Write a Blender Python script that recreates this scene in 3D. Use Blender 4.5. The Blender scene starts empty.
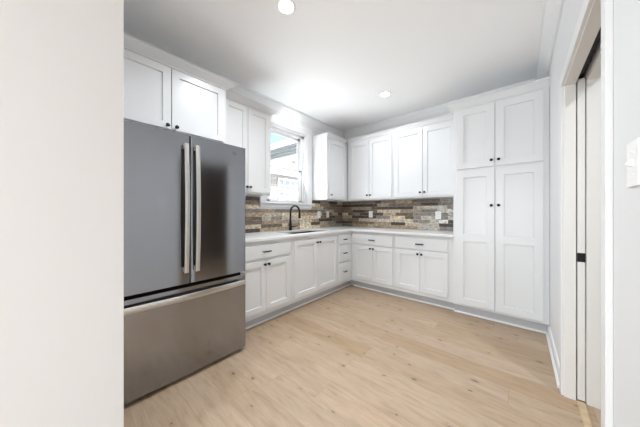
import bpy, bmesh, math, random
from mathutils import Vector, Matrix, noise
random.seed(7)
S = bpy.context.scene
COL = S.collection
R = math.radians

# ------------------------------------------------------------------ camera
cam_d = bpy.data.cameras.new('camera')
cam = bpy.data.objects.new('camera', cam_d); COL.objects.link(cam)
cam.location = (0, 0, 1.2)
cam.rotation_euler = (R(90), 0, R(40.79))
cam_d.sensor_width = 36.0
cam_d.lens = 231.0/640*36
cam_d.shift_y = -0.8/640
cam_d.clip_start = 0.02
S.camera = cam

# ------------------------------------------------------------------ world, sun, daylight and fill lamps, exposure
S.view_settings.view_transform = 'Standard'
S.view_settings.look = 'None'
S.view_settings.gamma = 1
S.view_settings.exposure = 0.34
S.view_settings.use_curve_mapping = False
S.cycles.use_denoising = True
S.cycles.max_bounces = 12
S.cycles.diffuse_bounces = 8
S.cycles.sample_clamp_indirect = 6

w = bpy.data.worlds.new('sky'); S.world = w; w.use_nodes = True
nt = w.node_tree; nt.nodes.clear()
wo = nt.nodes.new('ShaderNodeOutputWorld'); bg = nt.nodes.new('ShaderNodeBackground')
sky = nt.nodes.new('ShaderNodeTexSky'); sky.sky_type = 'NISHITA'; sky.sun_disc = False
sky.sun_elevation = R(60); sky.sun_rotation = R(75); sky.dust_density = 2.0; sky.air_density = 1.2; sky.ozone_density = 1.0
bg.inputs['Strength'].default_value = 0.30
nt.links.new(sky.outputs['Color'], bg.inputs['Color']); nt.links.new(bg.outputs[0], wo.inputs[0])

sd = bpy.data.lights.new('sun', 'SUN'); sd.energy = 16; sd.angle = R(0.6); sd.color = (1, .96, .9)
so = bpy.data.objects.new('sun', sd); COL.objects.link(so)
so.rotation_euler = Vector((-0.22, -0.06, -0.97)).to_track_quat('-Z', 'Y').to_euler()

def area(name, loc, to, sx, sy, power, color=(1, 1, 1), shape='RECTANGLE', spread=180):
    d = bpy.data.lights.new(name, 'AREA'); d.shape = shape; d.size = sx; d.size_y = sy
    d.energy = power; d.color = color; d.spread = R(spread)
    o = bpy.data.objects.new(name, d); COL.objects.link(o); o.location = loc
    o.rotation_euler = (Vector(to)-Vector(loc)).to_track_quat('-Z', 'Y').to_euler()
    return o
XWIN = -2.735
# kitchen window daylight lamp; added fill lamps at two made-up openings behind the camera
DAY = (0.865, 0.945, 1.0)
area('patio_fill', (-0.9, -5.06, 1.1), (-0.9, 0, 4.5), 3.2, 2.1, 104, DAY, 'RECTANGLE', 150)
area('kitchen_daylight', (XWIN, 2.36, 1.74), (0, 2.36, 2.6), 0.72, 0.70, 13, DAY)
area('side_fill', (4.06, -2.6, 1.4), (0, -2.6, 3.0), 2.4, 1.5, 3, DAY)

CAN_POWER = 14.2
CAN_COL = (0.915, 0.968, 1.0)

# ------------------------------------------------------------------ materials
def M(name):
    m = bpy.data.materials.new(name); m.use_nodes = True
    return m, m.node_tree, m.node_tree.nodes['Principled BSDF']
def simple(name, col, rough=.5, metal=0., bump=None, spec=.5, var=None):
    m, t, b = M(name)
    b.inputs['Base Color'].default_value = (*col, 1); b.inputs['Roughness'].default_value = rough
    b.inputs['Metallic'].default_value = metal; b.inputs['Specular IOR Level'].default_value = spec
    tc = t.nodes.new('ShaderNodeTexCoord')
    if bump:
        n = t.nodes.new('ShaderNodeTexNoise'); n.inputs['Scale'].default_value = bump[0]; n.inputs['Detail'].default_value = 4
        bp = t.nodes.new('ShaderNodeBump'); bp.inputs['Strength'].default_value = bump[1]; bp.inputs['Distance'].default_value = bump[2]
        t.links.new(tc.outputs['Object'], n.inputs['Vector'])
        t.links.new(n.outputs['Fac'], bp.inputs['Height']); t.links.new(bp.outputs[0], b.inputs['Normal'])
    if var:
        n = t.nodes.new('ShaderNodeTexNoise'); n.inputs['Scale'].default_value = var[0]; n.inputs['Detail'].default_value = 3
        r = t.nodes.new('ShaderNodeValToRGB')
        r.color_ramp.elements[0].color = (*[c*(1-var[1]) for c in col], 1); r.color_ramp.elements[1].color = (*[min(1, c*(1+var[1])) for c in col], 1)
        r.color_ramp.elements[0].position = .3; r.color_ramp.elements[1].position = .7
        t.links.new(tc.outputs['Object'], n.inputs['Vector']); t.links.new(n.outputs['Fac'], r.inputs['Fac'])
        t.links.new(r.outputs['Color'], b.inputs['Base Color'])
    return m
def emis(name, col, s):
    m, t, b = M(name)
    b.inputs['Base Color'].default_value = (*col, 1)
    b.inputs['Emission Color'].default_value = (*col, 1); b.inputs['Emission Strength'].default_value = s
    return m

M_wall = simple('wall_paint', (.76, .77, .785), .6, bump=(420, .12, .002))
M_ceil = simple('ceiling_paint', (.94, .94, .94), .75, bump=(300, .12, .002))
M_trim = simple('trim_paint', (.80, .803, .81), .38, bump=(60, .02, .001))
M_jamb = simple('cream_trim_paint', (.82, .81, .785), .42, bump=(60, .02, .001))
M_cab = simple('cabinet_paint', (.73, .737, .75), .28, bump=(80, .015, .001))
M_toe = simple('toe_kick_shaded', (.52, .53, .55), .45, bump=(80, .02, .001))  # cabinet white greyed down, recess shade put into the colour
M_inside = simple('cabinet_inside', (.7, .68, .64), .6, bump=(60, .05, .001))
M_quartz = simple('white_quartz', (.78, .785, .79), .22, var=(9, .02))
M_black = simple('matte_black_metal', (.018, .017, .016), .38, .6, bump=(200, .05, .0005))
M_bronze = simple('dark_bronze_metal', (.035, .03, .027), .32, .85, bump=(200, .05, .0005))
M_sink = simple('sink_composite', (.045, .045, .047), .45, 0., bump=(150, .05, .0005))
M_plastic = simple('white_plastic', (.92, .92, .92), .35, bump=(120, .01, .0005))
M_slot = simple('dark_slot', (.02, .02, .02), .7, bump=(100, .02, .0005))
M_fbody = simple('fridge_grey', (.11, .112, .118), .45, .3, bump=(250, .05, .0005))
M_rubber = simple('gasket_black', (.012, .012, .013), .7, bump=(100, .02, .0005))
M_lens = emis('lamp_lens', (1., .97, .93), 9.0)
M_vinyl = simple('white_vinyl', (.88, .885, .89), .35, bump=(60, .02, .0005))
M_grass = simple('lawn', (.16, .2, .08), .9, var=(6, .4))
M_conc = simple('bounce_concrete', (.50, .49, .48), .8, var=(2, .08))
M_beam = simple('painted_slat', (.36, .39, .37), .6, var=(5, .1))
M_roof = simple('shingle_roof', (.3, .3, .3), .8, var=(14, .3))
M_outdoorwhite = simple('white_siding', (.82, .82, .8), .6, bump=(40, .05, .002))

def brushed(name, col, rough):
    m, t, b = M(name)
    b.inputs['Metallic'].default_value = 1; b.inputs['Roughness'].default_value = rough
    b.inputs['Anisotropic'].default_value = .75; b.inputs['Anisotropic Rotation'].default_value = .25
    tc = t.nodes.new('ShaderNodeTexCoord'); mp = t.nodes.new('ShaderNodeMapping'); mp.inputs['Scale'].default_value = (3, 3, 900)
    n = t.nodes.new('ShaderNodeTexNoise'); n.inputs['Scale'].default_value = 1.0; n.inputs['Detail'].default_value = 2
    r = t.nodes.new('ShaderNodeValToRGB')
    r.color_ramp.elements[0].color = (*[c*.93 for c in col], 1); r.color_ramp.elements[1].color = (*[c*1.07 for c in col], 1)
    tg = t.nodes.new('ShaderNodeTangent'); tg.direction_type = 'RADIAL'; tg.axis = 'Z'
    t.links.new(tc.outputs['Object'], mp.inputs['Vector']); t.links.new(mp.outputs[0], n.inputs['Vector'])
    t.links.new(n.outputs['Fac'], r.inputs['Fac']); t.links.new(r.outputs['Color'], b.inputs['Base Color'])
    t.links.new(tg.outputs[0], b.inputs['Tangent'])
    return m
M_steel = brushed('brushed_steel', (.33, .338, .362), .13)
M_handle = brushed('handle_steel', (.62, .61, .60), .28)

def glass():
    m, t, b = M('window_glass')
    out = t.nodes['Material Output']; tr = t.nodes.new('ShaderNodeBsdfTransparent'); gl = t.nodes.new('ShaderNodeBsdfGlossy')
    gl.inputs['Roughness'].default_value = .02; fr = t.nodes.new('ShaderNodeFresnel'); fr.inputs['IOR'].default_value = 1.3
    mx = t.nodes.new('ShaderNodeMixShader')
    t.links.new(fr.outputs[0], mx.inputs[0]); t.links.new(tr.outputs[0], mx.inputs[1]); t.links.new(gl.outputs[0], mx.inputs[2])
    t.links.new(mx.outputs[0], out.inputs['Surface'])
    return m
M_glass = glass()

def floor_mat():
    m, t, b = M('oak_plank_floor'); N = t.nodes; L = t.links
    def math_(op, a, c=None, v=None):
        n = N.new('ShaderNodeMath'); n.operation = op
        if hasattr(a, 'links'): L.new(a, n.inputs[0])
        else: n.inputs[0].default_value = a
        if c is not None:
            if hasattr(c, 'links'): L.new(c, n.inputs[1])
            else: n.inputs[1].default_value = c
        return n.outputs[0]
    tc = N.new('ShaderNodeTexCoord'); sp = N.new('ShaderNodeSeparateXYZ'); L.new(tc.outputs['Object'], sp.inputs[0])
    X, Y = sp.outputs[0], sp.outputs[1]
    PW, PL = .185, 1.35
    yr = math_('DIVIDE', Y, PW); row = math_('FLOOR', yr); fy = math_('FRACT', yr)
    wn = N.new('ShaderNodeTexWhiteNoise'); wn.noise_dimensions = '1D'; L.new(row, wn.inputs['W'])
    xr = math_('ADD', math_('DIVIDE', X, PL), math_('MULTIPLY', wn.outputs['Value'], 7.3)); colm = math_('FLOOR', xr); fx = math_('FRACT', xr)
    cb = N.new('ShaderNodeCombineXYZ'); L.new(row, cb.inputs[0]); L.new(colm, cb.inputs[1])
    wn2 = N.new('ShaderNodeTexWhiteNoise'); wn2.noise_dimensions = '2D'; L.new(cb.outputs[0], wn2.inputs['Vector'])
    pid = wn2.outputs['Value']
    # per plank shifted coordinates
    sh = math_('MULTIPLY', pid, 37.0)
    cv = N.new('ShaderNodeCombineXYZ'); L.new(math_('ADD', X, sh), cv.inputs[0]); L.new(math_('ADD', Y, math_('MULTIPLY', pid, 11.)), cv.inputs[1])
    def noise_(sx, sy, scale, detail, rough=.55, dist=0.):
        mp = N.new('ShaderNodeMapping'); mp.inputs['Scale'].default_value = (sx, sy, 1); L.new(cv.outputs[0], mp.inputs['Vector'])
        n = N.new('ShaderNodeTexNoise'); n.inputs['Scale'].default_value = scale; n.inputs['Detail'].default_value = detail
        n.inputs['Roughness'].default_value = rough; n.inputs['Distortion'].default_value = dist
        L.new(mp.outputs[0], n.inputs['Vector']); return n.outputs['Fac']
    def ramp(f, stops):
        r = N.new('ShaderNodeValToRGB'); e = r.color_ramp.elements
        e[0].position, e[0].color = stops[0][0], (*stops[0][1], 1); e[1].position, e[1].color = stops[-1][0], (*stops[-1][1], 1)
        for p, c in stops[1:-1]:
            q = e.new(p); q.color = (*c, 1)
        L.new(f, r.inputs['Fac']); return r.outputs['Color']
    def mix(a, c, f, mode='MIX'):
        n = N.new('ShaderNodeMix'); n.data_type = 'RGBA'; n.blend_type = mode
        if hasattr(f, 'links'): L.new(f, n.inputs['Factor'])
        else: n.inputs['Factor'].default_value = f
        for s, v in (('A', a), ('B', c)):
            i = [q for q in n.inputs if q.name == s and q.type == 'RGBA'][0]
            if hasattr(v, 'links'): L.new(v, i)
            else: i.default_value = (*v, 1)
        return [q for q in n.outputs if q.type == 'RGBA'][0]
    base = ramp(pid, [(0, FC[0]), (.35, FC[1]), (.7, FC[2]), (1, FC[3])])
    g1 = ramp(noise_(1.3, 9, 3.0, 6, .62, .8), [(.28, (.76, .71, .65)), (.48, (.98, .97, .96)), (.72, (1.13, 1.14, 1.15))])
    c1 = mix(base, g1, .8, 'MULTIPLY')
    g2 = ramp(noise_(3, 90, 2.5, 4, .6, .2), [(.3, (.86, .83, .79)), (.55, (1, 1, 1)), (1, (1.04, 1.04, 1.04))])
    c2 = mix(c1, g2, .75, 'MULTIPLY')
    # long dark grain streaks and blotches
    st = ramp(noise_(2.0, 7.5, 2.3, 8, .74, 1.6), [(.585, (0, 0, 0)), (.70, (1, 1, 1))])
    c3 = mix(c2, (.29, .215, .15), math_('MULTIPLY', st, .58))
    # knots: sparse small voronoi dots
    mpk = N.new('ShaderNodeMapping'); mpk.inputs['Scale'].default_value = (2.6, 5.0, 1); L.new(cv.outputs[0], mpk.inputs['Vector'])
    nz = N.new('ShaderNodeTexNoise'); nz.inputs['Scale'].default_value = 9; L.new(cv.outputs[0], nz.inputs['Vector'])
    va = N.new('ShaderNodeVectorMath'); va.operation = 'SCALE'; va.inputs['Scale'].default_value = .16; L.new(nz.outputs['Color'], va.inputs[0])
    vb = N.new('ShaderNodeVectorMath'); vb.operation = 'ADD'; L.new(mpk.outputs[0], vb.inputs[0]); L.new(va.outputs[0], vb.inputs[1])
    vo = N.new('ShaderNodeTexVoronoi'); vo.voronoi_dimensions = '2D'; vo.inputs['Scale'].default_value = 1.25; L.new(vb.outputs[0], vo.inputs['Vector'])
    sc = N.new('ShaderNodeSeparateColor'); L.new(vo.outputs['Color'], sc.inputs[0])
    has = math_('GREATER_THAN', sc.outputs[0], .45)
    size = math_('MULTIPLY_ADD', sc.outputs[1], .05); N_ = size.node; N_.inputs[2].default_value = .035
    kd = math_('DIVIDE', vo.outputs['Distance'], size)
    kn = ramp(kd, [(.35, (1, 1, 1)), (1.0, (0, 0, 0))]); kn = math_('MULTIPLY', kn, has)
    halo = ramp(math_('DIVIDE', kd, 3.0), [(.2, (1, 1, 1)), (1.0, (0, 0, 0))]); halo = math_('MULTIPLY', math_('MULTIPLY', halo, has), .42)
    c4 = mix(c3, (.33, .24, .165), halo)
    c5 = mix(c4, (.10, .07, .05), math_('MULTIPLY', kn, .8))
    # seams
    ey = math_('MINIMUM', fy, math_('SUBTRACT', 1.0, fy)); ex = math_('MINIMUM', fx, math_('SUBTRACT', 1.0, fx))
    sy = math_('LESS_THAN', ey, .0014/PW); sx = math_('LESS_THAN', ex, .0014/PL)
    seam = math_('MAXIMUM', sy, sx)
    c6 = mix(c5, (.22, .16, .11), math_('MULTIPLY', seam, .45))
    L.new(c6, b.inputs['Base Color'])
    b.inputs['Roughness'].default_value = .42; b.inputs['Specular IOR Level'].default_value = .35
    bp = N.new('ShaderNodeBump'); bp.inputs['Strength'].default_value = .15; bp.inputs['Distance'].default_value = .001
    L.new(math_('SUBTRACT', noise_(3, 90, 2.5, 4), seam), bp.inputs['Height']); L.new(bp.outputs[0], b.inputs['Normal'])
    return m
FC = [(.39, .278, .178), (.425, .315, .218), (.45, .343, .248), (.415, .308, .222)]
M_floor = floor_mat()
M_strip = simple('threshold_oak', (.50, .37, .23), .45, var=(20, .15))

def tile_mat():
    m, t, b = M('wood_look_tile'); N = t.nodes; L = t.links
    at = N.new('ShaderNodeAttribute'); at.attribute_name = 'tile'
    tc = N.new('ShaderNodeTexCoord'); mp = N.new('ShaderNodeMapping'); mp.inputs['Scale'].default_value = (12, 12, 22)
    n = N.new('ShaderNodeTexNoise'); n.inputs['Scale'].default_value = 1.6; n.inputs['Detail'].default_value = 5; n.inputs['Roughness'].default_value = .7
    L.new(tc.outputs['Object'], mp.inputs['Vector']); L.new(mp.outputs[0], n.inputs['Vector'])
    r = N.new('ShaderNodeValToRGB'); e = r.color_ramp.elements
    e[0].position, e[0].color = .36, (.42, .385, .35, 1); e[1].position, e[1].color = .66, (1.45, 1.43, 1.40, 1)
    L.new(n.outputs['Fac'], r.inputs['Fac'])
    mx = N.new('ShaderNodeMix'); mx.data_type = 'RGBA'; mx.blend_type = 'MULTIPLY'; mx.inputs['Factor'].default_value = .85
    L.new(at.outputs['Color'], [q for q in mx.inputs if q.name == 'A' and q.type == 'RGBA'][0])
    L.new(r.outputs['Color'], [q for q in mx.inputs if q.name == 'B' and q.type == 'RGBA'][0])
    L.new([q for q in mx.outputs if q.type == 'RGBA'][0], b.inputs['Base Color'])
    b.inputs['Roughness'].default_value = .38
    bp = N.new('ShaderNodeBump'); bp.inputs['Strength'].default_value = .3; bp.inputs['Distance'].default_value = .002
    L.new(n.outputs['Fac'], bp.inputs['Height']); L.new(bp.outputs[0], b.inputs['Normal'])
    return m
M_tile = tile_mat()

def brick_mat():
    m, t, b = M('pale_brick'); N = t.nodes; L = t.links
    tc = N.new('ShaderNodeTexCoord'); mp = N.new('ShaderNodeMapping'); mp.inputs['Rotation'].default_value = (R(90), 0, R(90))
    br = N.new('ShaderNodeTexBrick'); br.inputs['Scale'].default_value = 1.0
    br.inputs['Brick Width'].default_value = .26; br.inputs['Row Height'].default_value = .085; br.inputs['Mortar Size'].default_value = .010
    br.inputs['Color1'].default_value = (.34, .31, .28, 1); br.inputs['Color2'].default_value = (.44, .42, .39, 1); br.inputs['Mortar'].default_value = (.26, .25, .24, 1)
    sx = N.new('ShaderNodeSeparateXYZ'); cx = N.new('ShaderNodeCombineXYZ'); L.new(tc.outputs['Object'], sx.inputs[0])
    L.new(sx.outputs[1], cx.inputs[0]); L.new(sx.outputs[2], cx.inputs[1])
    L.new(cx.outputs[0], br.inputs['Vector']); L.new(br.outputs['Color'], b.inputs['Base Color'])
    b.inputs['Roughness'].default_value = .8
    return m
M_brick = brick_mat()

# ------------------------------------------------------------------ mesh helpers
ORG = {}
class MB:
    def __init__(s): s.v = []; s.f = []; s.c = []; s.col = None
    def add(s, vs, fs):
        k = len(s.v); s.v += [Vector(p) for p in vs]
        for f in fs: s.f.append([k+i for i in f]); s.c.append(s.col)
    def box(s, x0, y0, z0, x1, y1, z1, b=0.):
        x0, x1 = min(x0, x1), max(x0, x1); y0, y1 = min(y0, y1), max(y0, y1); z0, z1 = min(z0, z1), max(z0, z1)
        if b <= 0:
            s.add([(x0, y0, z0), (x1, y0, z0), (x1, y1, z0), (x0, y1, z0), (x0, y0, z1), (x1, y0, z1), (x1, y1, z1), (x0, y1, z1)],
                  [(0, 3, 2, 1), (4, 5, 6, 7), (0, 1, 5, 4), (1, 2, 6, 5), (2, 3, 7, 6), (3, 0, 4, 7)]); return
        bm = bmesh.new(); bmesh.ops.create_cube(bm, size=1.0)
        for v in bm.verts:
            v.co = ((x0+x1)/2+v.co.x*(x1-x0), (y0+y1)/2+v.co.y*(y1-y0), (z0+z1)/2+v.co.z*(z1-z0))
        b = min(b, .45*min(x1-x0, y1-y0, z1-z0))
        bmesh.ops.bevel(bm, geom=bm.edges[:], offset=b, segments=2, affect='EDGES', profile=.6)
        s.bm(bm)
    def bm(s, bm):
        bm.verts.index_update(); s.add([v.co.copy() for v in bm.verts], [[v.index for v in f.verts] for f in bm.faces]); bm.free()
    def prism(s, poly, axis, a, b, mapf=None):
        """extrude 2-D polygon along an axis. axis 'x': poly=(y,z); 'y': (x,z); 'z': (x,y)"""
        def P(u, v, t): return {'x': (t, u, v), 'y': (u, t, v), 'z': (u, v, t)}[axis]
        n = len(poly); vs = [P(u, v, a) for u, v in poly]+[P(u, v, b) for u, v in poly]
        s.add(vs, [list(range(n))[::-1], list(range(n, 2*n))]+[[i, (i+1) % n, n+(i+1) % n, n+i] for i in range(n)])
    def tube(s, pts, rad, seg=14, cap=True):
        pts = [Vector(p) for p in pts]; rs = rad if isinstance(rad, (list, tuple)) else [rad]*len(pts)
        rings = []; up = None
        for i, p in enumerate(pts):
            d = (pts[min(i+1, len(pts)-1)]-pts[max(i-1, 0)]).normalized()
            if up is None:
                up = d.orthogonal().normalized()
            up = (up-d*up.dot(d)).normalized(); r = d.cross(up)
            rings.append([p+(up*math.cos(a)+r*math.sin(a))*rs[i] for a in [2*math.pi*k/seg for k in range(seg)]])
        k = len(s.v); vs = [q for rg in rings for q in rg]; fs = []
        for i in range(len(rings)-1):
            for j in range(seg):
                fs.append((i*seg+j, i*seg+(j+1) % seg, (i+1)*seg+(j+1) % seg, (i+1)*seg+j))
        if cap: fs += [list(range(seg))[::-1], [(len(rings)-1)*seg+j for j in range(seg)]]
        s.add(vs, fs)
    def lathe(s, prof, c, axis=(0, 0, 1), seg=24):
        """prof: list of (radius, distance along axis)"""
        ax = Vector(axis).normalized(); u = ax.orthogonal().normalized(); v = ax.cross(u); c = Vector(c)
        vs = []; fs = []
        for r, h in prof:
            for j in range(seg):
                a = 2*math.pi*j/seg; vs.append(c+ax*h+(u*math.cos(a)+v*math.sin(a))*max(r, 1e-5))
        for i in range(len(prof)-1):
            for j in range(seg): fs.append((i*seg+j, i*seg+(j+1) % seg, (i+1)*seg+(j+1) % seg, (i+1)*seg+j))
        fs += [list(range(seg))[::-1], [(len(prof)-1)*seg+j for j in range(seg)]]
        s.add(vs, fs)
    def build(s, name, mat, parent=None, smooth=False, org=None, bevel=0.):
        if org is None:
            lo = [min(p[i] for p in s.v) for i in range(3)]; hi = [max(p[i] for p in s.v) for i in range(3)]
            org = ((lo[0]+hi[0])/2, (lo[1]+hi[1])/2, lo[2])
        org = Vector(org)
        me = bpy.data.meshes.new(name); me.from_pydata([tuple(p-org) for p in s.v], [], s.f)
        if any(c is not None for c in s.c):
            a = me.color_attributes.new('tile', 'FLOAT_COLOR', 'CORNER')
            for p in me.polygons:
                for li in p.loop_indices: a.data[li].color = (*s.c[p.index], 1)
        bm = bmesh.new(); bm.from_mesh(me); bmesh.ops.recalc_face_normals(bm, faces=bm.faces[:])
        if smooth:
            for f in bm.faces: f.smooth = True
        bm.to_mesh(me); bm.free()
        if smooth:
            try: me.set_sharp_from_angle(angle=R(38))
            except Exception: pass
        me.materials.append(mat)
        o = bpy.data.objects.new(name, me); COL.objects.link(o)
        ORG[o] = org
        if parent: o.parent = parent; o.location = org-ORG[parent]
        else: o.location = org
        if bevel:
            md = o.modifiers.new('bevel', 'BEVEL'); md.width = bevel; md.segments = 2; md.limit_method = 'ANGLE'
        return o
def tag(o, label=None, cat=None, group=None, kind=None):
    if label: o['label'] = label
    if cat: o['category'] = cat
    if group: o['group'] = group
    if kind: o['kind'] = kind
    return o
def thing(name, loc, label, cat, group=None, kind=None):
    o = bpy.data.objects.new(name, None); o.empty_display_size = .05; COL.objects.link(o); o.location = loc; ORG[o] = Vector(loc)
    return tag(o, label, cat, group, kind)
def struct(name, mb, mat, parent=None, **k):
    o = mb.build(name, mat, parent, **k)
    if not parent: o['kind'] = 'structure'
    return o

# ------------------------------------------------------------------ dimensions
XW, YB, XR, ZC = -2.68, 3.79, 0.224, 2.78
WT = .15

# ------------------------------------------------------------------ shell
m = MB(); m.box(XW-WT, -5.15, -.12, 4.15, YB+WT, 0); struct('floor', m, M_floor, org=(0, 0, 0))
m = MB(); m.box(XW-WT, -5.15, ZC, 4.15, YB+WT, ZC+.15); struct('ceiling', m, M_ceil)
# left (window) wall with the kitchen window opening
WY0, WY1, WZ0, WZ1 = 1.95, 2.77, 1.352, 2.49
m = MB()
m.box(XW-WT, -5.0, 0, XW, WY0, ZC); m.box(XW-WT, WY1, 0, XW, YB, ZC)
m.box(XW-WT, WY0, 0, XW, WY1, WZ0); m.box(XW-WT, WY0, WZ1, XW, WY1, ZC)
struct('wall_left', m, M_wall)
m = MB(); m.box(XW-WT, YB, 0, 4.0, YB+WT, ZC); struct('wall_back', m, M_wall)
# wing wall that hides the fridge's side
m = MB(); m.box(XW, -.22, 0, -1.19, .186, ZC, .004); struct('wall_wing', m, M_wall)
# right wall with the pocket-door opening
DY0, DY1, DZ = 1.201, 2.195, 2.04
RT = .156
m = MB()
m.box(XR, .42, 0, XR+RT, DY0, ZC); m.box(XR, DY1, 0, XR+.052, YB, ZC); m.box(XR+.093, DY1, 0, XR+RT, YB, ZC)
m.box(XR+.052, 3.30, 0, XR+.093, YB, ZC); m.box(XR+.052, DY1, DZ+.06, XR+.093, 3.30, ZC)
m.box(XR, DY0, DZ, XR+.052, DY1, ZC); m.box(XR+.093, DY0, DZ, XR+RT, DY1, ZC); m.box(XR+.052, DY0, DZ+.06, XR+.093, DY1, ZC)
struct('wall_right', m, M_wall)
# side room past the pocket door
m = MB(); m.box(XR+RT, .42, 0, 2.3, .54, ZC); struct('wall_side_room_near', m, M_wall)
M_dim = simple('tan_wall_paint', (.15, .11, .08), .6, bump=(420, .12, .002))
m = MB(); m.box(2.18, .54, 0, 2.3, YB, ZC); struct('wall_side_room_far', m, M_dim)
# open room behind the camera
m = MB()
m.box(XW-WT, -5.15, 0, -2.6, -5.0, ZC); m.box(.8, -5.15, 0, 4.15, -5.0, ZC); m.box(-2.6, -5.15, 2.2, .8, -5.0, ZC); m.box(-2.6, -5.15, 0, .8, -5.0, .04)
struct('wall_rear', m, M_wall)
m = MB()
m.box(4.0, -5.0, 0, 4.15, -3.9, ZC); m.box(4.0, -1.3, 0, 4.15, YB, ZC); m.box(4.0, -3.9, 0, 4.15, -1.3, .6); m.box(4.0, -3.9, 2.2, 4.15, -1.3, ZC)
struct('wall_far_right', m, M_wall)
m = MB(); m.box(2.3, .42, 0, 4.0, .54, ZC); struct('wall_divider', m, M_wall)

# crown moulding at the ceiling (room trim)
CP, CD = .085, .185
def crown_profile(p=CP, d=CD):
    """(out, down) polygon of the moulding, from the wall line"""
    return [(0, 0), (p, 0), (p, .016), (p*.86, .022), (p*.74, d*.30), (p*.50, d*.56), (p*.26, d*.72), (p*.20, d*.86), (.012, d*.90), (.012, d), (0, d)]
pr = crown_profile()
m = MB(); m.prism([(XW+o, ZC-d) for o, d in pr], 'y', .188, YB); struct('trim_1', m, M_trim)
m = MB(); m.prism([(YB-o, ZC-d) for o, d in pr], 'x', XW+CP*.9, XR); struct('trim_2', m, M_trim)
m = MB(); m.prism([(XR-o, ZC-d) for o, d in pr], 'y', .42, YB-CP*.9); struct('trim_3', m, M_trim)
# baseboard on the right wall, two pieces
def baseboard(name, y0, y1):
    m = MB(); m.prism([(XR, 0), (XR-.026, 0), (XR-.026, .012), (XR-.020, .022), (XR-.014, .026), (XR-.014, .080), (XR-.008, .098), (XR, .104)], 'y', y0, y1)
    struct(name, m, M_trim)
baseboard('baseboard_right', DY1+.066, 3.196)
baseboard('baseboard_right_near', .42, DY0-.066)

# pocket door frame
CW = .064
m = MB(); m.box(XR-.017, DY1-.004, 0, XR, DY1+CW, DZ-.009, .003); struct('trim_4', m, M_trim)                # far casing
m = MB(); m.box(XR-.017, DY0-.050, 0, XR, DY0+.004, DZ-.009, .003); struct('trim_5', m, M_trim)                 # near casing
m = MB(); m.box(XR-.017, DY0-.050, DZ-.008, XR, DY1+CW, DZ+CW, .003); struct('trim_6', m, M_trim)                # head casing
JT = .014
m = MB()
m.box(XR-.002, DY1-JT, 0, XR+.050, DY1, DZ, .002); m.box(XR+.095, DY1-JT, 0, XR+RT, DY1, DZ, .002)
struct('trim_7', m, M_jamb)     # split far jamb
m = MB()
m.box(XR-.002, DY0, DZ-JT, XR+.050, DY1, DZ, .002); m.box(XR+.095, DY0, DZ-JT, XR+RT, DY1, DZ, .002); m.box(XR-.002, DY0, 0, XR+RT, DY0+JT, DZ, .002)
struct('trim_8', m, M_jamb)     # head jamb and near jamb
door = thing('door_1', (XR+.073, DY1+.4, .012), None, None, kind='structure')
m = MB(); m.box(XR+.056, DY1-.010, .012, XR+.089, 3.0, DZ+.01, .002); slab = m.build('slab', M_jamb, door)
m = MB(); m.box(XR+.0545, DY1-.0125, .888, XR+.0905, DY1-.0095, .945, .001); m.build('edge_pull', M_black, slab)
m = MB(); m.box(XR+.062, DY0+.002, DZ+.03, XR+.084, DY1+.4, DZ+.055); tr_ = struct('trim_9', m, M_slot)   # track up in the slot
m = MB(); m.prism([(XR+.050, 0), (XR+.052, .006), (XR+.058, .009), (XR+.084, .009), (XR+.090, .006), (XR+.092, 0)], 'y', DY0+.016, DY1-.016)
struct('trim_10', m, M_strip)

# ------------------------------------------------------------------ kitchen window
win = thing('window_1', (XW, 2.36, WZ0), None, None, kind='structure')
m = MB()   # jamb liner
m.box(XW-WT, WY0, WZ0, XW, WY0+.02, WZ1); m.box(XW-WT, WY1-.02, WZ0, XW, WY1, WZ1); m.box(XW-WT, WY0, WZ1-.02, XW, WY1, WZ1)
m.build('jamb', M_trim, win)
m = MB()
for a, b in ((WY0-.105, WY0+.006), (WY1-.006, WY1+.105)): m.box(XW, a, WZ0-.005, XW+.018, b, WZ1+.0, .003)
m.box(XW, WY0-.105, WZ1-.006, XW+.018, WY1+.105, ZC-CD, .003)
m.build('casing', M_trim, win)
m = MB(); m.box(XW-WT+.02, WY0+.001, WZ0-.024, XW, WY1-.001, WZ0, .002); m.box(XW, WY0-.115, WZ0-.024, XW+.045, WY1+.115, WZ0, .005); m.build('sill', M_trim, win)
m = MB(); m.box(XW, WY0-.105, 1.279, XW+.018, WY1+.105, WZ0-.025, .003); m.build('apron', M_trim, win)
m = MB()   # vinyl frame
fx0, fx1 = XW-.135, XW-.055
a0, a1, b0, b1 = WY0+.02, WY1-.02, WZ0, WZ1-.02
m.box(fx0, a0, b0, fx1, a0+.045, b1, .003); m.box(fx0, a1-.045, b0, fx1, a1, b1, .003); m.box(fx0, a0, b1-.04, fx1, a1, b1, .003); m.box(fx0, a0, b0, fx1, a1, b0+.014, .003)
m.build('frame', M_vinyl, win)
def sash(name, x0, x1, z0, z1, sw=.05):
    m = MB(); y0, y1 = a0+.046, a1-.046
    m.box(x0, y0, z0, x1, y0+sw, z1, .004); m.box(x0, y1-sw, z0, x1, y1, z1, .004)
    m.box(x0, y0, z0, x1, y1, z0+.030, .004); m.box(x0, y0, z1-.04, x1, y1, z1, .004)
    o = m.build(name, M_vinyl, win)
    g = MB(); g.box((x0+x1)/2-.003, y0+sw-.004, z0+.026, (x0+x1)/2+.003, y1-sw+.004, z1-.036); g.build('pane', M_glass, o)
    return o
ZM = 1.88
sash('upper_sash', XW-.130, XW-.100, ZM-.02, b1-.041)
lo = sash('lower_sash', XW-.095, XW-.065, b0+.015, ZM+.02)
m = MB(); m.box(XW-.066, 2.34, ZM+.021, XW-.086, 2.39, ZM+.034, .003); m.build('latch', M_vinyl, lo)
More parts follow.
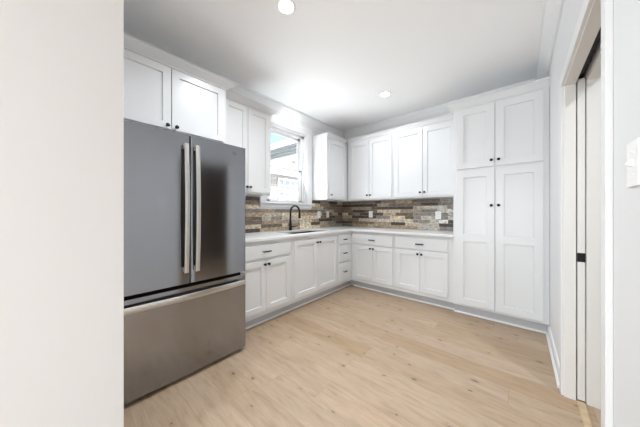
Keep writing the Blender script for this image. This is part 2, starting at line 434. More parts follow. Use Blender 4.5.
m = MB(); m.box(XW-.064, a1-.049, b0+.03, XW-.056, a1-.0455, ZM+.03); m.build('track_seal', M_beam, win)

# frames of the patio and side openings added behind the camera for light
m = MB()
for x in (-2.6, -1.0, -.86, .74): m.box(x, -5.13, .04, x+.06, -5.07, 2.2)
m.box(-2.6, -5.13, 2.14, .8, -5.07, 2.2)
struct('window_2', m, M_vinyl)
m = MB()
for y in (-3.9, -2.63, -1.36): m.box(4.07, y, .6, 4.13, y+.06, 2.2)
m.box(4.07, -3.9, 2.14, 4.13, -1.3, 2.2); m.box(4.07, -3.9, .6, 4.13, -1.3, .66)
struct('window_3', m, M_vinyl)

# ------------------------------------------------------------------ cabinet parts
def frame_axes(face):
    """face 'x' looks along +x (left run), face 'y' looks along -y (back run)"""
    if face == 'x': return Vector((0, 1, 0)), Vector((1, 0, 0))
    return Vector((1, 0, 0)), Vector((0, -1, 0))
def pt(face, plane, u, z, n):
    return Vector((plane+n, u, z)) if face == 'x' else Vector((u, plane-n, z))
def shaker(face, plane, u0, u1, z0, z1, panels=None, s=.058, t=.02, d=.012, flat=False):
    """one door or drawer front; plane = back of the front, it stands t proud of it"""
    mb = MB(); c = .0022
    P = lambda u, z, n: pt(face, plane, u, z, n)
    def quad(a, b, cc, dd): mb.add([a, b, cc, dd], [(0, 1, 2, 3)])
    def ring(r0, n0, r1, n1):
        A = [P(r0[0], r0[2], n0), P(r0[1], r0[2], n0), P(r0[1], r0[3], n0), P(r0[0], r0[3], n0)]
        B = [P(r1[0], r1[2], n1), P(r1[1], r1[2], n1), P(r1[1], r1[3], n1), P(r1[0], r1[3], n1)]
        for i in range(4): quad(A[i], A[(i+1) % 4], B[(i+1) % 4], B[i])
    o = (u0, u1, z0, z1); q = (u0+c, u1-c, z0+c, z1-c)
    quad(P(u0, z0, 0), P(u1, z0, 0), P(u1, z1, 0), P(u0, z1, 0)); ring(o, 0, o, t-c); ring(o, t-c, q, t)
    if flat: quad(P(q[0], q[2], t), P(q[1], q[2], t), P(q[1], q[3], t), P(q[0], q[3], t))
    else:
        panels = panels or [(z0+s, z1-s)]
        zs = [q[2]]
        for a, b in panels: zs += [a, b]
        zs.append(q[3]); us = [q[0], u0+s, u1-s, q[1]]
        for j in range(len(zs)-1):
            for i in range(3):
                if i == 1 and j % 2 == 1:
                    r0 = (us[1], us[2], zs[j], zs[j+1]); k = .0035; r1 = (r0[0]+k, r0[1]-k, r0[2]+k, r0[3]-k)
                    ring(r0, t, r1, t-d); quad(P(r1[0], r1[2], t-d), P(r1[1], r1[2], t-d), P(r1[1], r1[3], t-d), P(r1[0], r1[3], t-d))
                else: quad(P(us[i], zs[j], t), P(us[i+1], zs[j], t), P(us[i+1], zs[j+1], t), P(us[i], zs[j+1], t))
    bm = bmesh.new(); vs = [bm.verts.new(v) for v in mb.v]
    for f in mb.f: bm.faces.new([vs[i] for i in f])
    bmesh.ops.remove_doubles(bm, verts=bm.verts[:], dist=1e-5)
    out = MB(); out.bm(bm); return out
def knob(face, plane, u, z, parent):
    m = MB(); U, Nn = frame_axes(face)
    m.lathe([(.009, .0005), (.009, .003), (.0055, .006), (.005, .015), (.010, .019), (.0145, .023), (.0150, .027), (.012, .0305), (.005, .032)], pt(face, plane, u, z, 0), Nn, 18)
    return m.build('knob', M_black, parent, smooth=True)
def pull(face, plane, u, z, parent, L=.10):
    m = MB(); P = lambda du, n: pt(face, plane, u+du, z, n)
    for s in (-1, 1): m.tube([P(s*L*.40, .0005), P(s*L*.40, .026)], .0045, 10)
    m.tube([P(-L/2, .024), P(-L*.46, .027), P(0, .030), P(L*.46, .027), P(L/2, .024)], [.0058, .0075, .0075, .0075, .0058], 12)
    return m.build('pull', M_black, parent, smooth=True)
G = .003
def body_box(face, wall, plane, u0, u1, z0, z1, parent, name='body', hollow=False):
    """hollow carcass with a face frame; doors sit on plane"""
    m = MB(); W = .018
    def bx(ua, ub, za, zb, da, db, b=0.):
        p, q = pt(face, plane, ua, za, da), pt(face, plane, ub, zb, db); m.box(p.x, p.y, p.z, q.x, q.y, q.z, b)
    dep = abs(plane-wall)-.002
    if hollow:
        bx(u0, u1, z0, z1, -W, 0, .0015); bx(u0, u0+W, z0, z1, -dep, -W); bx(u1-W, u1, z0, z1, -dep, -W); bx(u0+W, u1-W, z0, z0+W, -dep, -W); bx(u0+W, u1-W, z0+W, z1, -dep, -dep+.006)
    else: bx(u0, u1, z0, z1, -dep, 0, .0015)
    return m.build(name, M_cab, parent)
def toe(face, wall, plane, u0, u1, parent, rec=.075):
    m = MB()
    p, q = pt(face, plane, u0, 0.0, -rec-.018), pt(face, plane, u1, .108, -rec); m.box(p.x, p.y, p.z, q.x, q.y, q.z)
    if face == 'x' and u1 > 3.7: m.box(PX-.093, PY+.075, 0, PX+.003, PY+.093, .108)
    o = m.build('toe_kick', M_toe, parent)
    s = MB(); pf = [(-rec, 0), (-rec+.014, 0), (-rec+.014, .007), (-rec+.009, .013), (-rec, .017)]
    if face == 'x': s.prism([(plane+a, b) for a, b in pf], 'y', u0, u1)
    else: s.prism([(plane-a, b) for a, b in pf], 'x', u0, u1)
    s.build('shoe_moulding', M_trim, o)
    return o
def door_(face, plane, u0, u1, z0, z1, parent, k=None, **kw):
    d = shaker(face, plane, u0, u1, z0, z1, **kw).build('door', M_cab, parent)
    if k: knob(face, plane+(.02 if face == 'x' else -.02), k[0], k[1], d)
    return d
def drawer_(face, plane, u0, u1, z0, z1, parent, L=.10, pz=None):
    d = shaker(face, plane, u0, u1, z0, z1, flat=True).build('drawer', M_cab, parent)
    pull(face, plane+(.02 if face == 'x' else -.02), (u0+u1)/2, pz or (z0+z1)/2, d, L); return d

# ---- left run base cabinets
PX = -2.06; PY = 3.17; ZT = .903
def base(face, wall, plane, u0, u1, label, hollow=False):
    c = ((wall+plane)/2, (u0+u1)/2, 0) if face == 'x' else ((u0+u1)/2, (wall+plane)/2, 0)
    t = thing('base_cabinet', c, label, 'cabinet', 'white base cabinets')
    body_box(face, wall, plane, u0, u1, .109, ZT, t, hollow=hollow); toe(face, wall, plane, u0, u1, t)
    return t
t = base('x', XW, PX, 1.112, 1.866, 'white base cabinet beside the fridge, one drawer over two doors')
drawer_('x', PX, 1.142, 1.832, .722, .858, t)
door_('x', PX, 1.142, 1.485, .16, .692, t, (1.462, .655)); door_('x', PX, 1.489, 1.832, .16, .692, t, (1.512, .655))
t = base('x', XW, PX, 1.868, 2.776, 'white sink base cabinet with two tall doors and no drawer, below the faucet', True)
door_('x', PX, 1.900, 2.320, .16, .856, t, (2.295, .808)); door_('x', PX, 2.324, 2.748, .16, .856, t, (2.349, .808))
t = base('x', XW, PX, 2.778, YB-.002, 'narrow white stack of three drawers at the inside corner')
for a, b in ((.728, .858), (.452, .712), (.16, .436)): drawer_('x', PX, 2.802, 3.086, a, b, t, .085)
# ---- back run base cabinets
PY = 3.17
t = base('y', YB, PY, -2.056, -1.339, 'white base cabinet on the back wall next to the corner drawers')
drawer_('y', PY, -2.0, -1.361, .716, .858, t)
door_('y', PY, -2.0, -1.683, .16, .692, t, (-1.706, .655)); door_('y', PY, -1.679, -1.361, .16, .692, t, (-1.656, .655))
t = base('y', YB, PY, -1.337, -.604, 'white base cabinet on the back wall right beside the tall pantry')
drawer_('y', PY, -1.315, -.66, .716, .858, t)
door_('y', PY, -1.315, -.990, .16, .692, t, (-1.013, .655)); door_('y', PY, -.986, -.66, .16, .692, t, (-.963, .655))

# ---- countertop with sink cut-out
SX0, SX1, SY0, SY1 = -2.555, -2.145, 1.98, 2.72
CXF, CYF = -2.025, 3.125
m = MB()
def slab_rect(x0, y0, x1, y1): m.box(x0, y0, .9035, x1, y1, .934)
e = .002
bm = bmesh.new()
xs = [XW+e, SX0, SX1, CXF, -.602]; ys = [1.114, SY0, SY1, CYF, YB-e]
vd = {}
def gv(i, j, z):
    if (i, j, z) not in vd: vd[(i, j, z)] = bm.verts.new((xs[i], ys[j], z))
    return vd[(i, j, z)]
cells = [(i, j) for i in range(4) for j in range(4) if not (i == 1 and j == 1) and not (i == 3 and j < 3)]
for i, j in cells:
    bm.faces.new([gv(i, j, .934), gv(i+1, j, .934), gv(i+1, j+1, .934), gv(i, j+1, .934)])
    bm.faces.new([gv(i, j+1, .9035), gv(i+1, j+1, .9035), gv(i+1, j, .9035), gv(i, j, .9035)])
    for (a, b, di, dj) in (((i, j), (i+1, j), 0, -1), ((i+1, j), (i+1, j+1), 1, 0), ((i+1, j+1), (i, j+1), 0, 1), ((i, j+1), (i, j), -1, 0)):
        if (i+di, j+dj) not in cells:
            bm.faces.new([gv(*a, .9035), gv(*b, .9035), gv(*b, .934), gv(*a, .934)])
m.bm(bm)
tag(m.build('countertop', M_quartz, bevel=.003), 'L-shaped white quartz countertop running around the corner on the base cabinets', 'countertop')

# ---- sink
m = MB()
def basin(m, x0, x1, y0, y1, zt, zb, th=.004):
    o = [(x0, y0), (x1, y0), (x1, y1), (x0, y1)]; r = .03
    bm = bmesh.new()
    def rr(x0, x1, y0, y1, r, z):
        out = []
        for cx, cy, s in ((x1-r, y1-r, 0), (x0+r, y1-r, 90), (x0+r, y0+r, 180), (x1-r, y0+r, 270)):
            for k in range(5): a = R(s+k*22.5); out.append((cx+r*math.cos(a), cy+r*math.sin(a), z))
        return out
    L = [rr(x0-.012, x1+.012, y0-.012, y1+.012, .03, zt), rr(x0, x1, y0, y1, .025, zt), rr(x0+.004, x1-.004, y0+.004, y1-.004, .03, zb+.03), rr(x0+.03, x1-.03, y0+.03, y1-.03, .05, zb),]
    O = [rr(x0+.02, x1-.02, y0+.02, y1-.02, .05, zb-th), rr(x0-.004, x1+.004, y0-.004, y1+.004, .03, zb+.03), rr(x0-.006, x1+.006, y0-.006, y1+.006, .03, zt-th), rr(x0-.012, x1+.012, y0-.012, y1+.012, .03, zt-th)]
    rings = L+O; n = 20; vs = [p for r_ in rings for p in r_]; fs = []
    seq = [0, 1, 2, 3]
    for a, b in ((0, 1), (1, 2), (2, 3), (4, 5), (5, 6), (6, 7), (7, 0)):
        for j in range(n): fs.append((a*n+j, a*n+(j+1) % n, b*n+(j+1) % n, b*n+j))
    fs.append([3*n+j for j in range(n)]); fs.append([4*n+j for j in range(n)][::-1])
    m.add(vs, fs)
SNK = thing('kitchen_sink', ((SX0+SX1)/2, (SY0+SY1)/2, .70), 'dark undermount sink set in the counter below the window', 'sink')
basin(m, SX0+.002, SX1-.002, SY0+.002, SY1-.002, .9025, .71); m.build('basin', M_sink, SNK, smooth=True)
m = MB(); m.lathe([(.03, 0), (.042, .001), (.042, .003), (.03, .004)], ((SX0+SX1)/2-.05, (SY0+SY1)/2, .7105)); m.build('drain', M_black, SNK, smooth=True)

# ---- faucet
FX, FY = -2.612, 2.345
F = thing('kitchen_faucet', (FX, FY, .934), 'dark bronze gooseneck faucet behind the sink under the window', 'faucet')
m = MB(); m.lathe([(.028, .0003), (.028, .006), (.024, .012), (.022, .05), (.0195, .11), (.016, .15), (.0135, .19)], (FX, FY, .934)); m.build('base', M_bronze, F, smooth=True)
m = MB(); pts = [(FX, FY, 1.10), (FX, FY, 1.19)]
rad = .098
for k in range(0, 15): a = R(180-k*13.2); pts.append((FX+rad+rad*math.cos(a), FY, 1.205+rad*math.sin(a)))
m.tube(pts, .0140, 14); m.build('spout', M_bronze, F, smooth=True)
ex = Vector(pts[-1]); dr = (Vector(pts[-1])-Vector(pts[-2])).normalized()
m = MB(); m.lathe([(.0128, 0), (.0165, .008), (.0175, .05), (.0195, .075), (.017, .079)], ex, dr, 16); m.build('spray_head', M_bronze, F, smooth=True)
m = MB(); m.tube([(FX, FY+.016, .985), (FX, FY+.045, .987)], [.013, .011], 12); m.tube([(FX, FY+.042, .987), (FX+.02, FY+.075, .992), (FX+.04, FY+.115, .998)], [.0075, .006, .005], 10); m.build('handle', M_bronze, F, smooth=True)

# ------------------------------------------------------------------ backsplash (every tile a small slab, one mesh per wall)
PAL = {'D': (.092, .076, .062), 'B': (.215, .170, .128), 'T': (.46, .365, .265), 'C': (.72, .62, .48), 'G': (.29, .262, .235),
       'L': (.58, .545, .49), 'W': (.82, .80, .76), 'P': (.58, .47, .38)}
a_ = R(40.79)
def px_ray(px):
    k = (px-320)/231.0
    return (-math.sin(a_)+math.cos(a_)*k, math.cos(a_)+math.sin(a_)*k)
ROWS_B = ["375B 381D 396B 412T 440B 456G", "363D 377D 389T 403B 421B 438D 456G", "351B 371T 377B 413D 421L 429C 447L 456G",
 "353B 365D 377B 400C 421T 437G 456L", "348C 353B 360G 377D 383D 396T 413B 431G 436G 441L 448G 456L", "352T 376D 390G 405C 413B 421G 439L 448G 456L",
 "348G 359B 375P 391L 413C 430G 439L 448W 456D", "352D 374B 391T 405D 420C 439L 456D", "352B 368T 374C 390T 420T 440L 456G"]
ROWS_L = ["260D 312C 320D 329T 337D 344T", "260B 312C 320C 330T 344B", "260C 312C 317T 324L 329G 344B", "261G 275T 296G 317B 325G 334T 344B",
 "262T 300C 316T 322P 332B 338T 344D", "262B 271L 282G 300L 319C 327B 335D 344B", "262B 281T 300P 312C 319T 332D 344B",
 "261C 282B 288C 300G 311C 320D 328T 336G 344D", "260D 280T 300T 312C 320C 330T 344G"]
def tiles(rows, face, u_start, u_end, zt, zb, holes, name, label):
    m = MB(); h = (zt-zb)/9; rnd = random.Random(5)
    # thin grout bed behind the tiles
    for j, row in enumerate(rows):
        z1 = zt-j*h; z0 = z1-h; u = u_start
        for tok in row.split():
            px = float(tok[:-1]); dx, dy = px_ray(px)
            ue = (XW+.008)/dx*dy if face == 'x' else (YB-.008)/dy*dx
            if px in (344., 456.): ue = u_end
            ue = min(ue, u_end)
            segs = [(u, ue)]
            # long runs are cut into several tiles
            while True:
                big = [s for s in segs if s[1]-s[0] > .42]
                if not big: break
                s = big[0]; segs.remove(s); c = s[0]+(s[1]-s[0])*rnd.uniform(.42, .6); segs += [(s[0], c), (c, s[1])]
            for s0, s1 in sorted(segs):
                parts = [(s0, s1)]
                for hu0, hu1, hz0, hz1 in holes:
                    if z1 > hz0+.004 and z0 < hz1-.004:
                        np_ = []
                        for p0, p1 in parts:
                            if p1 <= hu0 or p0 >= hu1: np_.append((p0, p1))
                            else:
                                if p0 < hu0-.004: np_.append((p0, hu0))
                                if p1 > hu1+.004: np_.append((hu1, p1))
                        parts = np_
                c = PAL[tok[-1]]; f = rnd.uniform(.82, 1.2); tw = rnd.uniform(-.02, .02)
                m.col = (c[0]*f*(1+tw), c[1]*f, c[2]*f*(1-tw))
                th = rnd.uniform(.0065, .0095)
                for p0, p1 in parts:
                    if p1-p0 < .004: continue
                    za, zb_ = z0+.0008, z1-.0008
                    if face == 'x': m.box(XW+.0005, p0+.0008, za, XW+th, p1-.0008, zb_)
                    else: m.box(p0+.0008, YB-th, za, p1-.0008, YB-.0005, zb_)
            u = max(u, ue)
    return tag(m.build(name, M_tile), label, 'backsplash')
tiles(ROWS_L, 'x', 1.115, YB-.011, 1.412, .9355, [(WY0-.106, WY1+.106, 1.278, 1.5)], 'tile_backsplash', 'mosaic backsplash of brown and cream strips on the window wall behind the sink')
tiles(ROWS_B, 'y', XW+.0005, -.603, 1.412, .9355, [], 'tile_backsplash', 'mosaic backsplash of grey, tan and dark strips on the back wall left of the pantry')

# ------------------------------------------------------------------ upper cabinets
ZU0, ZU1 = 1.414, 2.415
def cab_crown(face, plane, u0, u1, z0, z1, proj, parent, left=True, right=True, wall=None, ret=None):
    """crown on a cabinet top with mitred returns; plane = front it is fixed to"""
    H = z1-z0
    prof = [(.002, z0), (.010, z0), (.010, z0+H*.14), (proj*.32, z0+H*.28), (proj*.58, z0+H*.52), (proj*.86, z0+H*.78), (proj, z0+H*.84), (proj, z1)]
    m = MB(); dep = ret or abs(plane-wall)-.003
    rings = []
    for o, z in prof:
        ring = []
        l = u0-(o if left else 0); r = u1+(o if right else 0)
        ring = [pt(face, plane, l, z, -dep), pt(face, plane, l, z, o), pt(face, plane, r, z, o), pt(face, plane, r, z, -dep)]
        rings.append(ring)
    vs = [p for r in rings for p in r]; fs = []; n = len(rings)
    for i in range(n-1):
        for j in range(4): fs.append((i*4+j, i*4+(j+1) % 4, (i+1)*4+(j+1) % 4, (i+1)*4+j))
    fs += [(0, 1, 2, 3), tuple((n-1)*4+j for j in range(4))]
    m.add(vs, fs); return m.build('crown', M_cab, parent)
def upper(face, wall, plane, u0, u1, z0, z1, label):
    c = ((wall+plane)/2, (u0+u1)/2, z0) if face == 'x' else ((u0+u1)/2, (wall+plane)/2, z0)
    t = thing('wall_cabinet', c, label, 'cabinet', 'white wall cabinets')
    body_box(face, wall, plane, u0, u1, z0, z1, t); return t
# over the fridge
t = upper('x', XW, -2.22, .188, 1.134, 1.855, 2.425, 'short white wall cabinet with two doors directly above the fridge')
door_('x', -2.22, .205, .648, 1.895, 2.408, t, (.618, 1.920)); door_('x', -2.22, .654, 1.104, 1.895, 2.408, t, (.686, 1.920))
cab_crown('x', -2.22, .188, 1.134, 2.420, 2.487, .078, t, False, True, XW, .052)
m = MB(); m.box(XW+.003, .19, 2.4255, -2.272, 1.134, 2.45); m.build('top', M_cab, t)
# between the fridge and the window
t = upper('x', XW, -2.355, 1.137, 1.784, ZU0, 2.420, 'white wall cabinet with two tall doors between fridge and window')
door_('x', -2.355, 1.165, 1.451, 1.436, 2.400, t, (1.434, 1.492)); door_('x', -2.355, 1.457, 1.754, 1.436, 2.400, t, (1.476, 1.492))
cab_crown('x', -2.355, 1.138, 1.784, 2.412, 2.478, .075, t, False, True, XW)
# corner cabinet right of the window
t = upper('x', XW, -2.355, 2.905, YB-.002, ZU0, 2.440, 'white wall cabinet with one door right of the window, in the corner')
door_('x', -2.355, 2.945, 3.395, 1.436, 2.402, t, (2.978, 1.492))
def top_trim(face, plane, u0, u1, z0, z1, parent, ret=None, wall=None):
    cab_crown(face, plane, u0, u1, z0, z1, .026, parent, ret is True, False, wall)
top_trim('x', -2.355, 2.905, 3.441, 2.440, 2.502, t, False, XW)
UY = 3.465
t = upper('y', YB, UY, -2.333, -1.484, ZU0, 2.440, 'white wall cabinet with two doors on the back wall, beside the corner cabinet')
door_('y', UY, -2.268, -1.899, 1.436, 2.402, t, (-1.925, 1.492)); door_('y', UY, -1.892, -1.505, 1.436, 2.402, t, (-1.866, 1.492))
top_trim('y', UY, -2.328, -1.484, 2.440, 2.502, t, False, YB)
t = upper('y', YB, UY, -1.482, -.604, ZU0, 2.440, 'white wall cabinet with two doors on the back wall, touching the tall pantry')
door_('y', UY, -1.463, -1.048, 1.436, 2.402, t, (-1.074, 1.492)); door_('y', UY, -1.040, -.634, 1.436, 2.402, t, (-1.014, 1.492))
top_trim('y', UY, -1.482, -.604, 2.440, 2.502, t, False, YB)

# ------------------------------------------------------------------ pantry
PP = 3.145
P = thing('pantry_cabinet', (-.196, 3.46, 0), 'tall white pantry cabinet with four doors against the right wall', 'cabinet')
body_box('y', YB, PP, -.600, XR-.002, .109, 2.42, P)
o = toe('y', YB, PP, -.600, XR-.002, P, .06)
LP = [(.205, .868), (.950, 1.605)]
door_('y', PP, -.562, -.203, .134, 1.680, P, (-.230, 1.280), panels=LP, s=.07)
door_('y', PP, -.194, .180, .134, 1.680, P, (-.167, 1.280), panels=LP, s=.07)
door_('y', PP, -.562, -.203, 1.708, 2.396, P, (-.230, 1.772), s=.07)
door_('y', PP, -.194, .180, 1.708, 2.396, P, (-.167, 1.772), s=.07)
cab_crown('y', PP, -.600, XR-.002, 2.415, 2.495, .060, P, True, False, YB, .290)

# ------------------------------------------------------------------ fridge
FR = thing('refrigerator', (-2.25, .655, 0), 'stainless steel french door fridge with bottom freezer, left of the sink run', 'fridge')
FXF = -1.81; fy0, fy1, fz = .200, 1.110, 1.762
m = MB(); m.box(-2.62, fy0+.006, .03, FXF-.085, fy1-.006, fz-.012, .004); m.build('body', M_fbody, FR)
m = MB(); m.box(-2.60, fy0+.01, .012, FXF-.075, fy1-.01, .03)
for y in (fy0+.05, fy1-.05):
    for x in (-2.55, FXF-.14): m.lathe([(.02, .0), (.02, .012)], (x, y, .0005))
m.build('base_grille', M_rubber, FR)
def fdoor(name, y0, y1, z0, z1):
    """slightly bowed stainless front with rounded side edges"""
    m = MB(); r = .010; pts = [(FXF-.078, y0), ]
    n = 10
    ctr = (fy0+fy1)/2; half = (fy1-fy0)/2
    def bow(y): return FXF-.007*((y-ctr)/half)**2*1.0
    front = []
    for k in range(5):
        a = R(180-90*k/4.); front.append((bow(y0+r)-r+r*math.sin(R(90*k/4.)), y0+r-r*math.cos(R(90*k/4.))))
    for k in range(1, n): y = y0+r+(y1-y0-2*r)*k/n; front.append((bow(y), y))
    for k in range(5): front.append((bow(y1-r)-r+r*math.cos(R(90*k/4.)), y1-r+r*math.sin(R(90*k/4.))))
    poly = [(FXF-.078, y0)]+front+[(FXF-.078, y1)]
    m.prism(poly, 'z', z0, z1)
    return m.build(name, M_steel, FR, smooth=True)
gap = .004
SPL = .655
dl = fdoor('door', fy0, SPL-gap/2, .690, fz); dR = fdoor('door', SPL+gap/2, fy1, .690, fz); dz = fdoor('freezer_drawer', fy0, fy1, .034, .664)
m = MB(); m.box(FXF-.084, fy0+.012, .04, FXF-.0785, fy1-.012, fz-.02); m.build('gasket', M_rubber, FR)
def vhandle(yc, z0, z1, parent):
    m = MB(); n = 16; w_ = .014
    rings = []
    for k in range(n+1):
        f = k/n; z = z0+(z1-z0)*f; out = .040+.018*math.sin(math.pi*f)
        x = FXF+out; t_ = .011
        rings.append([(x-t_, yc-w_, z), (x-.003, yc-w_, z), (x, yc-w_+.004, z), (x, yc+w_-.004, z), (x-.003, yc+w_, z), (x-t_, yc+w_, z)])
    q = len(rings[0]); vs = [p for r in rings for p in r]; fs = []
    for i in range(n):
        for j in range(q): fs.append((i*q+j, i*q+(j+1) % q, (i+1)*q+(j+1) % q, (i+1)*q+j))
    fs += [list(range(q))[::-1], [n*q+j for j in range(q)]]
    m.add(vs, fs)
    for z in (z0+.004, z1-.034): m.box(FXF-.002, yc-.010, z, FXF+.036, yc+.010, z+.030, .002)
    return m.build('handle', M_handle, parent, smooth=True)
vhandle(SPL-.036, .775, 1.690, dl); vhandle(SPL+.038, .775, 1.690, dR)
m = MB(); n = 22; rings = []
for k in range(n+1):
    f = k/n; y = fy0+.03+(fy1-fy0-.06)*f; x = FXF+.030+.020*math.sin(math.pi*f); h_ = .020; zc = .606
    rings.append([(x-.012, y, zc-h_), (x-.003, y, zc-h_), (x, y, zc-h_+.004), (x, y, zc+h_-.004), (x-.003, y, zc+h_), (x-.012, y, zc+h_)])
q = 6; vs = [p for r in rings for p in r]; fs = []
for i in range(n):
    for j in range(q): fs.append((i*q+j, i*q+(j+1) % q, (i+1)*q+(j+1) % q, (i+1)*q+j))
fs += [list(range(q))[::-1], [n*q+j for j in range(q)]]
m.add(vs, fs)
for y in (fy0+.033, fy1-.063): m.box(FXF-.014, y, .592, FXF+.022, y+.03, .620, .002)
m.build('handle', M_handle, dz, smooth=True)
m = MB(); m.lathe([(.0165, 0), (.0165, .0015), (.0150, .002)], (FXF-.0065, 1.000, 1.700), (1, 0, 0), 28); bdg = m.build('badge', simple('badge_grey', (.07, .07, .08), .5, .2, bump=(200, .02, .0005)), dR, smooth=True)
m = MB()   # ring and script-like monogram strokes on the round badge
bx = FXF-.0040
m.tube([(bx, 1.000+.0132*math.cos(R(a)), 1.700+.0132*math.sin(R(a))) for a in range(0, 361, 15)], .0007, 6, cap=False)
def curve_(pts): m.tube([(bx, 1.000+u, 1.700+v) for u, v in pts], .0009, 6)
curve_([(-.0015, .005), (-.004, .0065), (-.0075, .004), (-.008, -.002), (-.006, -.006), (-.003, -.006), (-.001, -.002), (-.001, -.007), (-.004, -.009)])
curve_([(.008, .004), (.006, .0065), (.003, .005), (.003, .001), (.006, .0005), (.003, -.001), (.002, -.005), (.005, -.007), (.0085, -.004)])
m.build('monogram', M_fbody, bdg)

# ------------------------------------------------------------------ outlets and switch
def wall_plate(face, plane, u, z, w_, label, cat, name, gangs=1):
    t = thing(name, pt(face, plane, u, z-.058, 0), label, cat, 'outlets on the backsplash')
    m = MB(); p, q = pt(face, plane, u-w_/2, z-.058, .0005), pt(face, plane, u+w_/2, z+.058, .0065); m.box(p.x, p.y, p.z, q.x, q.y, q.z, .002); pl = m.build('plate', M_plastic, t)
    m = MB(); p, q = pt(face, plane, u-.017, z-.034, .0064), pt(face, plane, u+.017, z+.034, .0085); m.box(p.x, p.y, p.z, q.x, q.y, q.z, .001); ins = m.build('insert', M_plastic, t)
    for dz in (-.018, .018):
        for du in (-.006, .006):
            m = MB(); p, q = pt(face, plane, u+du-.001, z+dz-.004, .0083), pt(face, plane, u+du+.001, z+dz+.005, .0088); m.box(p.x, p.y, p.z, q.x, q.y, q.z)
            m.build('slot', M_slot, ins)
wall_plate('x', XW+.0095, 3.065, 1.165, .080, 'white outlet plate on the window wall, the one nearer the window', 'outlet', 'wall_outlet')
wall_plate('x', XW+.0095, 3.308, 1.168, .072, 'white outlet plate on the window wall, the one nearer the corner', 'outlet', 'wall_outlet')
wall_plate('y', YB-.0095, -2.042, 1.171, .076, 'white outlet plate on the back wall, nearer the corner of the room', 'outlet', 'wall_outlet')
wall_plate('y', YB-.0095, -.920, 1.163, .080, 'white outlet plate on the back wall close to the pantry', 'outlet', 'wall_outlet')
sw = thing('light_switch', (XR, .966, 1.268), 'white toggle light switch on the right wall in front of the doorway', 'switch')
m = MB(); m.box(XR-.0065, .925, 1.267, XR-.0005, 1.006, 1.382, .002); pl = m.build('plate', M_plastic, sw)
m = MB(); m.prism([(XR-.0064, 1.318), (XR-.0064, 1.336), (XR-.015, 1.331), (XR-.0175, 1.326), (XR-.016, 1.322)], 'y', .960, .971); m.build('toggle', M_plastic, sw)
for z in (1.296, 1.354):
    m = MB(); m.lathe([(.003, 0), (.0032, .001), (.001, .0014)], (XR-.0064, .966, z), (-1, 0, 0), 10); m.build('screw', M_plastic, pl, smooth=True)

# ------------------------------------------------------------------ recessed ceiling lights
def can(x, y, label, power=CAN_POWER, spread=145):
    t = thing('recessed_light', (x, y, ZC), label, 'ceiling light', 'recessed ceiling lights')
    m = MB(); m.lathe([(.072, -.0005), (.075, -.003), (.070, -.007), (.058, -.008), (.056, -.004), (.056, -.0005)], (x, y, ZC), seg=36); m.build('trim_ring', M_plastic, t, smooth=True)
    m = MB(); m.lathe([(.056, -.0035), (.056, -.0055), (.03, -.0062)], (x, y, ZC), seg=32); m.build('lens', M_lens, t, smooth=True)
    l = area('can_lamp', (x, y, ZC-.012), (x, y, 0), .10, .10, power, CAN_COL, 'DISK', spread)
    l.parent = t; l.location = (0, 0, -.012)
can(-1.35, 1.168, 'round recessed ceiling light in front of the fridge, largest of the three in view', CAN_POWER*1.15)
can(-2.43, 2.385, 'round recessed ceiling light right above the sink and window', CAN_POWER*.12, 178)
can(-1.353, 2.890, 'round recessed ceiling light in front of the back wall cabinets', CAN_POWER*.42)
can(-.3, -1.6, 'added round recessed fill light behind the camera, nearest the kitchen', CAN_POWER*1.8)  # unseen ceiling lamps behind the camera, added to brighten the kitchen
can(2.2, -1.6, 'added round recessed fill light behind the camera, right side of the open room', CAN_POWER*1.8)
can(-.3, -3.6, 'added round recessed fill light near the made-up patio opening', CAN_POWER*1.8)
can(2.2, -3.6, 'added round recessed fill light in the far corner of the open room', CAN_POWER*1.8)

can(1.15, 1.3, 'added round recessed fill light in the side room past the pocket door', 17)  # unseen lamp added to light the pocket-door jambs

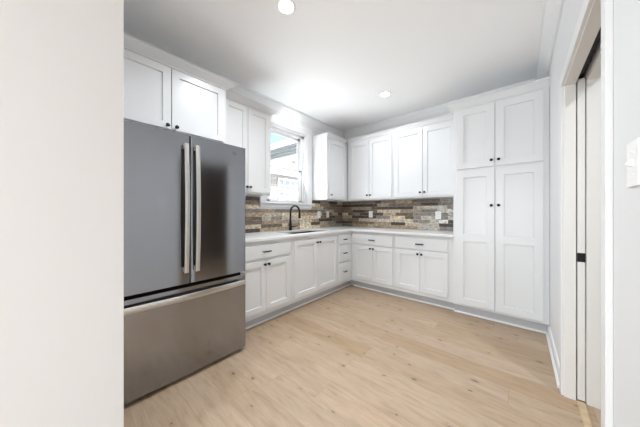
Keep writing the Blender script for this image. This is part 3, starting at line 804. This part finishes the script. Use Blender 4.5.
# ------------------------------------------------------------------ outside: pale ground, neighbour's house with slatted porch
m = MB(); m.box(-30, -14, -.5, XW-WT-.01, 30, -.35); struct('ground', m, M_conc)  # unseen ground, made pale concrete to bounce sunlight through the window
HX = -7.4
H = thing('house', (-9.4, 6.0, -.35), 'pale brick neighbouring house outside the kitchen window', 'house')
m = MB(); m.box(HX-4, -6, -.35, HX, 16, 2.75); m.build('wall', M_brick, H)
m = MB(); m.box(HX-4.05, -6.05, 2.751, HX+.06, 16.05, 3.34); m.build('fascia', M_outdoorwhite, H)
m = MB(); m.prism([(HX+.25, 3.341), (HX-4.3, 3.341), (HX-4.3, 3.45), (HX-2, 4.25), (HX+.25, 3.45)], 'y', -6.4, 16.4); m.build('roof', M_roof, H)
M_opane = simple('outdoor_pane', (.35, .4, .42), .1, bump=(3, .02, .001))
for y0 in (3.6, 5.95):
    m = MB(); x0, x1 = HX+.001, HX+.05; zl, zh = 1.45, 2.62
    m.box(x0, y0, zl, x1, y0+1.3, zl+.08); m.box(x0, y0, zh-.08, x1, y0+1.3, zh)
    for q in (0, .31, .62, .93, 1.22): m.box(x0, y0+q, zl, x1-.005, y0+q+.07, zh)
    for q in (.30, .58, .85): m.box(x0, y0, zl+q, x1-.01, y0+1.3, zl+q+.05)
    wf = m.build('window_frame', M_outdoorwhite, H)
    m = MB(); m.box(x0, y0+.05, zl+.05, x0+.012, y0+1.25, zh-.05); m.build('pane', M_opane, wf)
LY, LZ = 7.38, 2.50
LW = thing('outdoor_wall_lamp', (HX+.08, LY, LZ), 'small dark lantern on the brick house seen through the kitchen window', 'lamp')
m = MB(); m.box(HX+.001, LY-.04, LZ+.08, HX+.02, LY+.04, LZ+.22, .004); m.build('back_plate', M_black, LW)
m = MB(); m.box(HX+.021, LY-.02, LZ+.18, HX+.10, LY+.02, LZ+.2); m.lathe([(.02, .0), (.06, .02), (.075, .16), (.03, .2)], (HX+.11, LY, LZ), seg=8); m.build('lantern', M_black, LW)
PO = thing('pergola', (-5.95, 4.9, -.35), 'white patio cover with grey green slats outside the kitchen window', 'pergola')
for k in range(4):
    m = MB(); z = 3.02+k*.105; m.prism([(4.87, z), (4.935, z), (4.935, z+.072), (4.915, z+.072)], 'x', -7.0, -5.0); m.build('slat', M_beam, PO)
m = MB(); m.box(-7.0, 4.945, 2.86, -4.9, 5.04, 3.58); m.build('beam', M_outdoorwhite, PO)
for x in (-5.03, -6.95):
    m = MB(); m.box(x, 4.95, -.35, x+.1, 5.035, 2.86); m.build('post', M_outdoorwhite, PO)
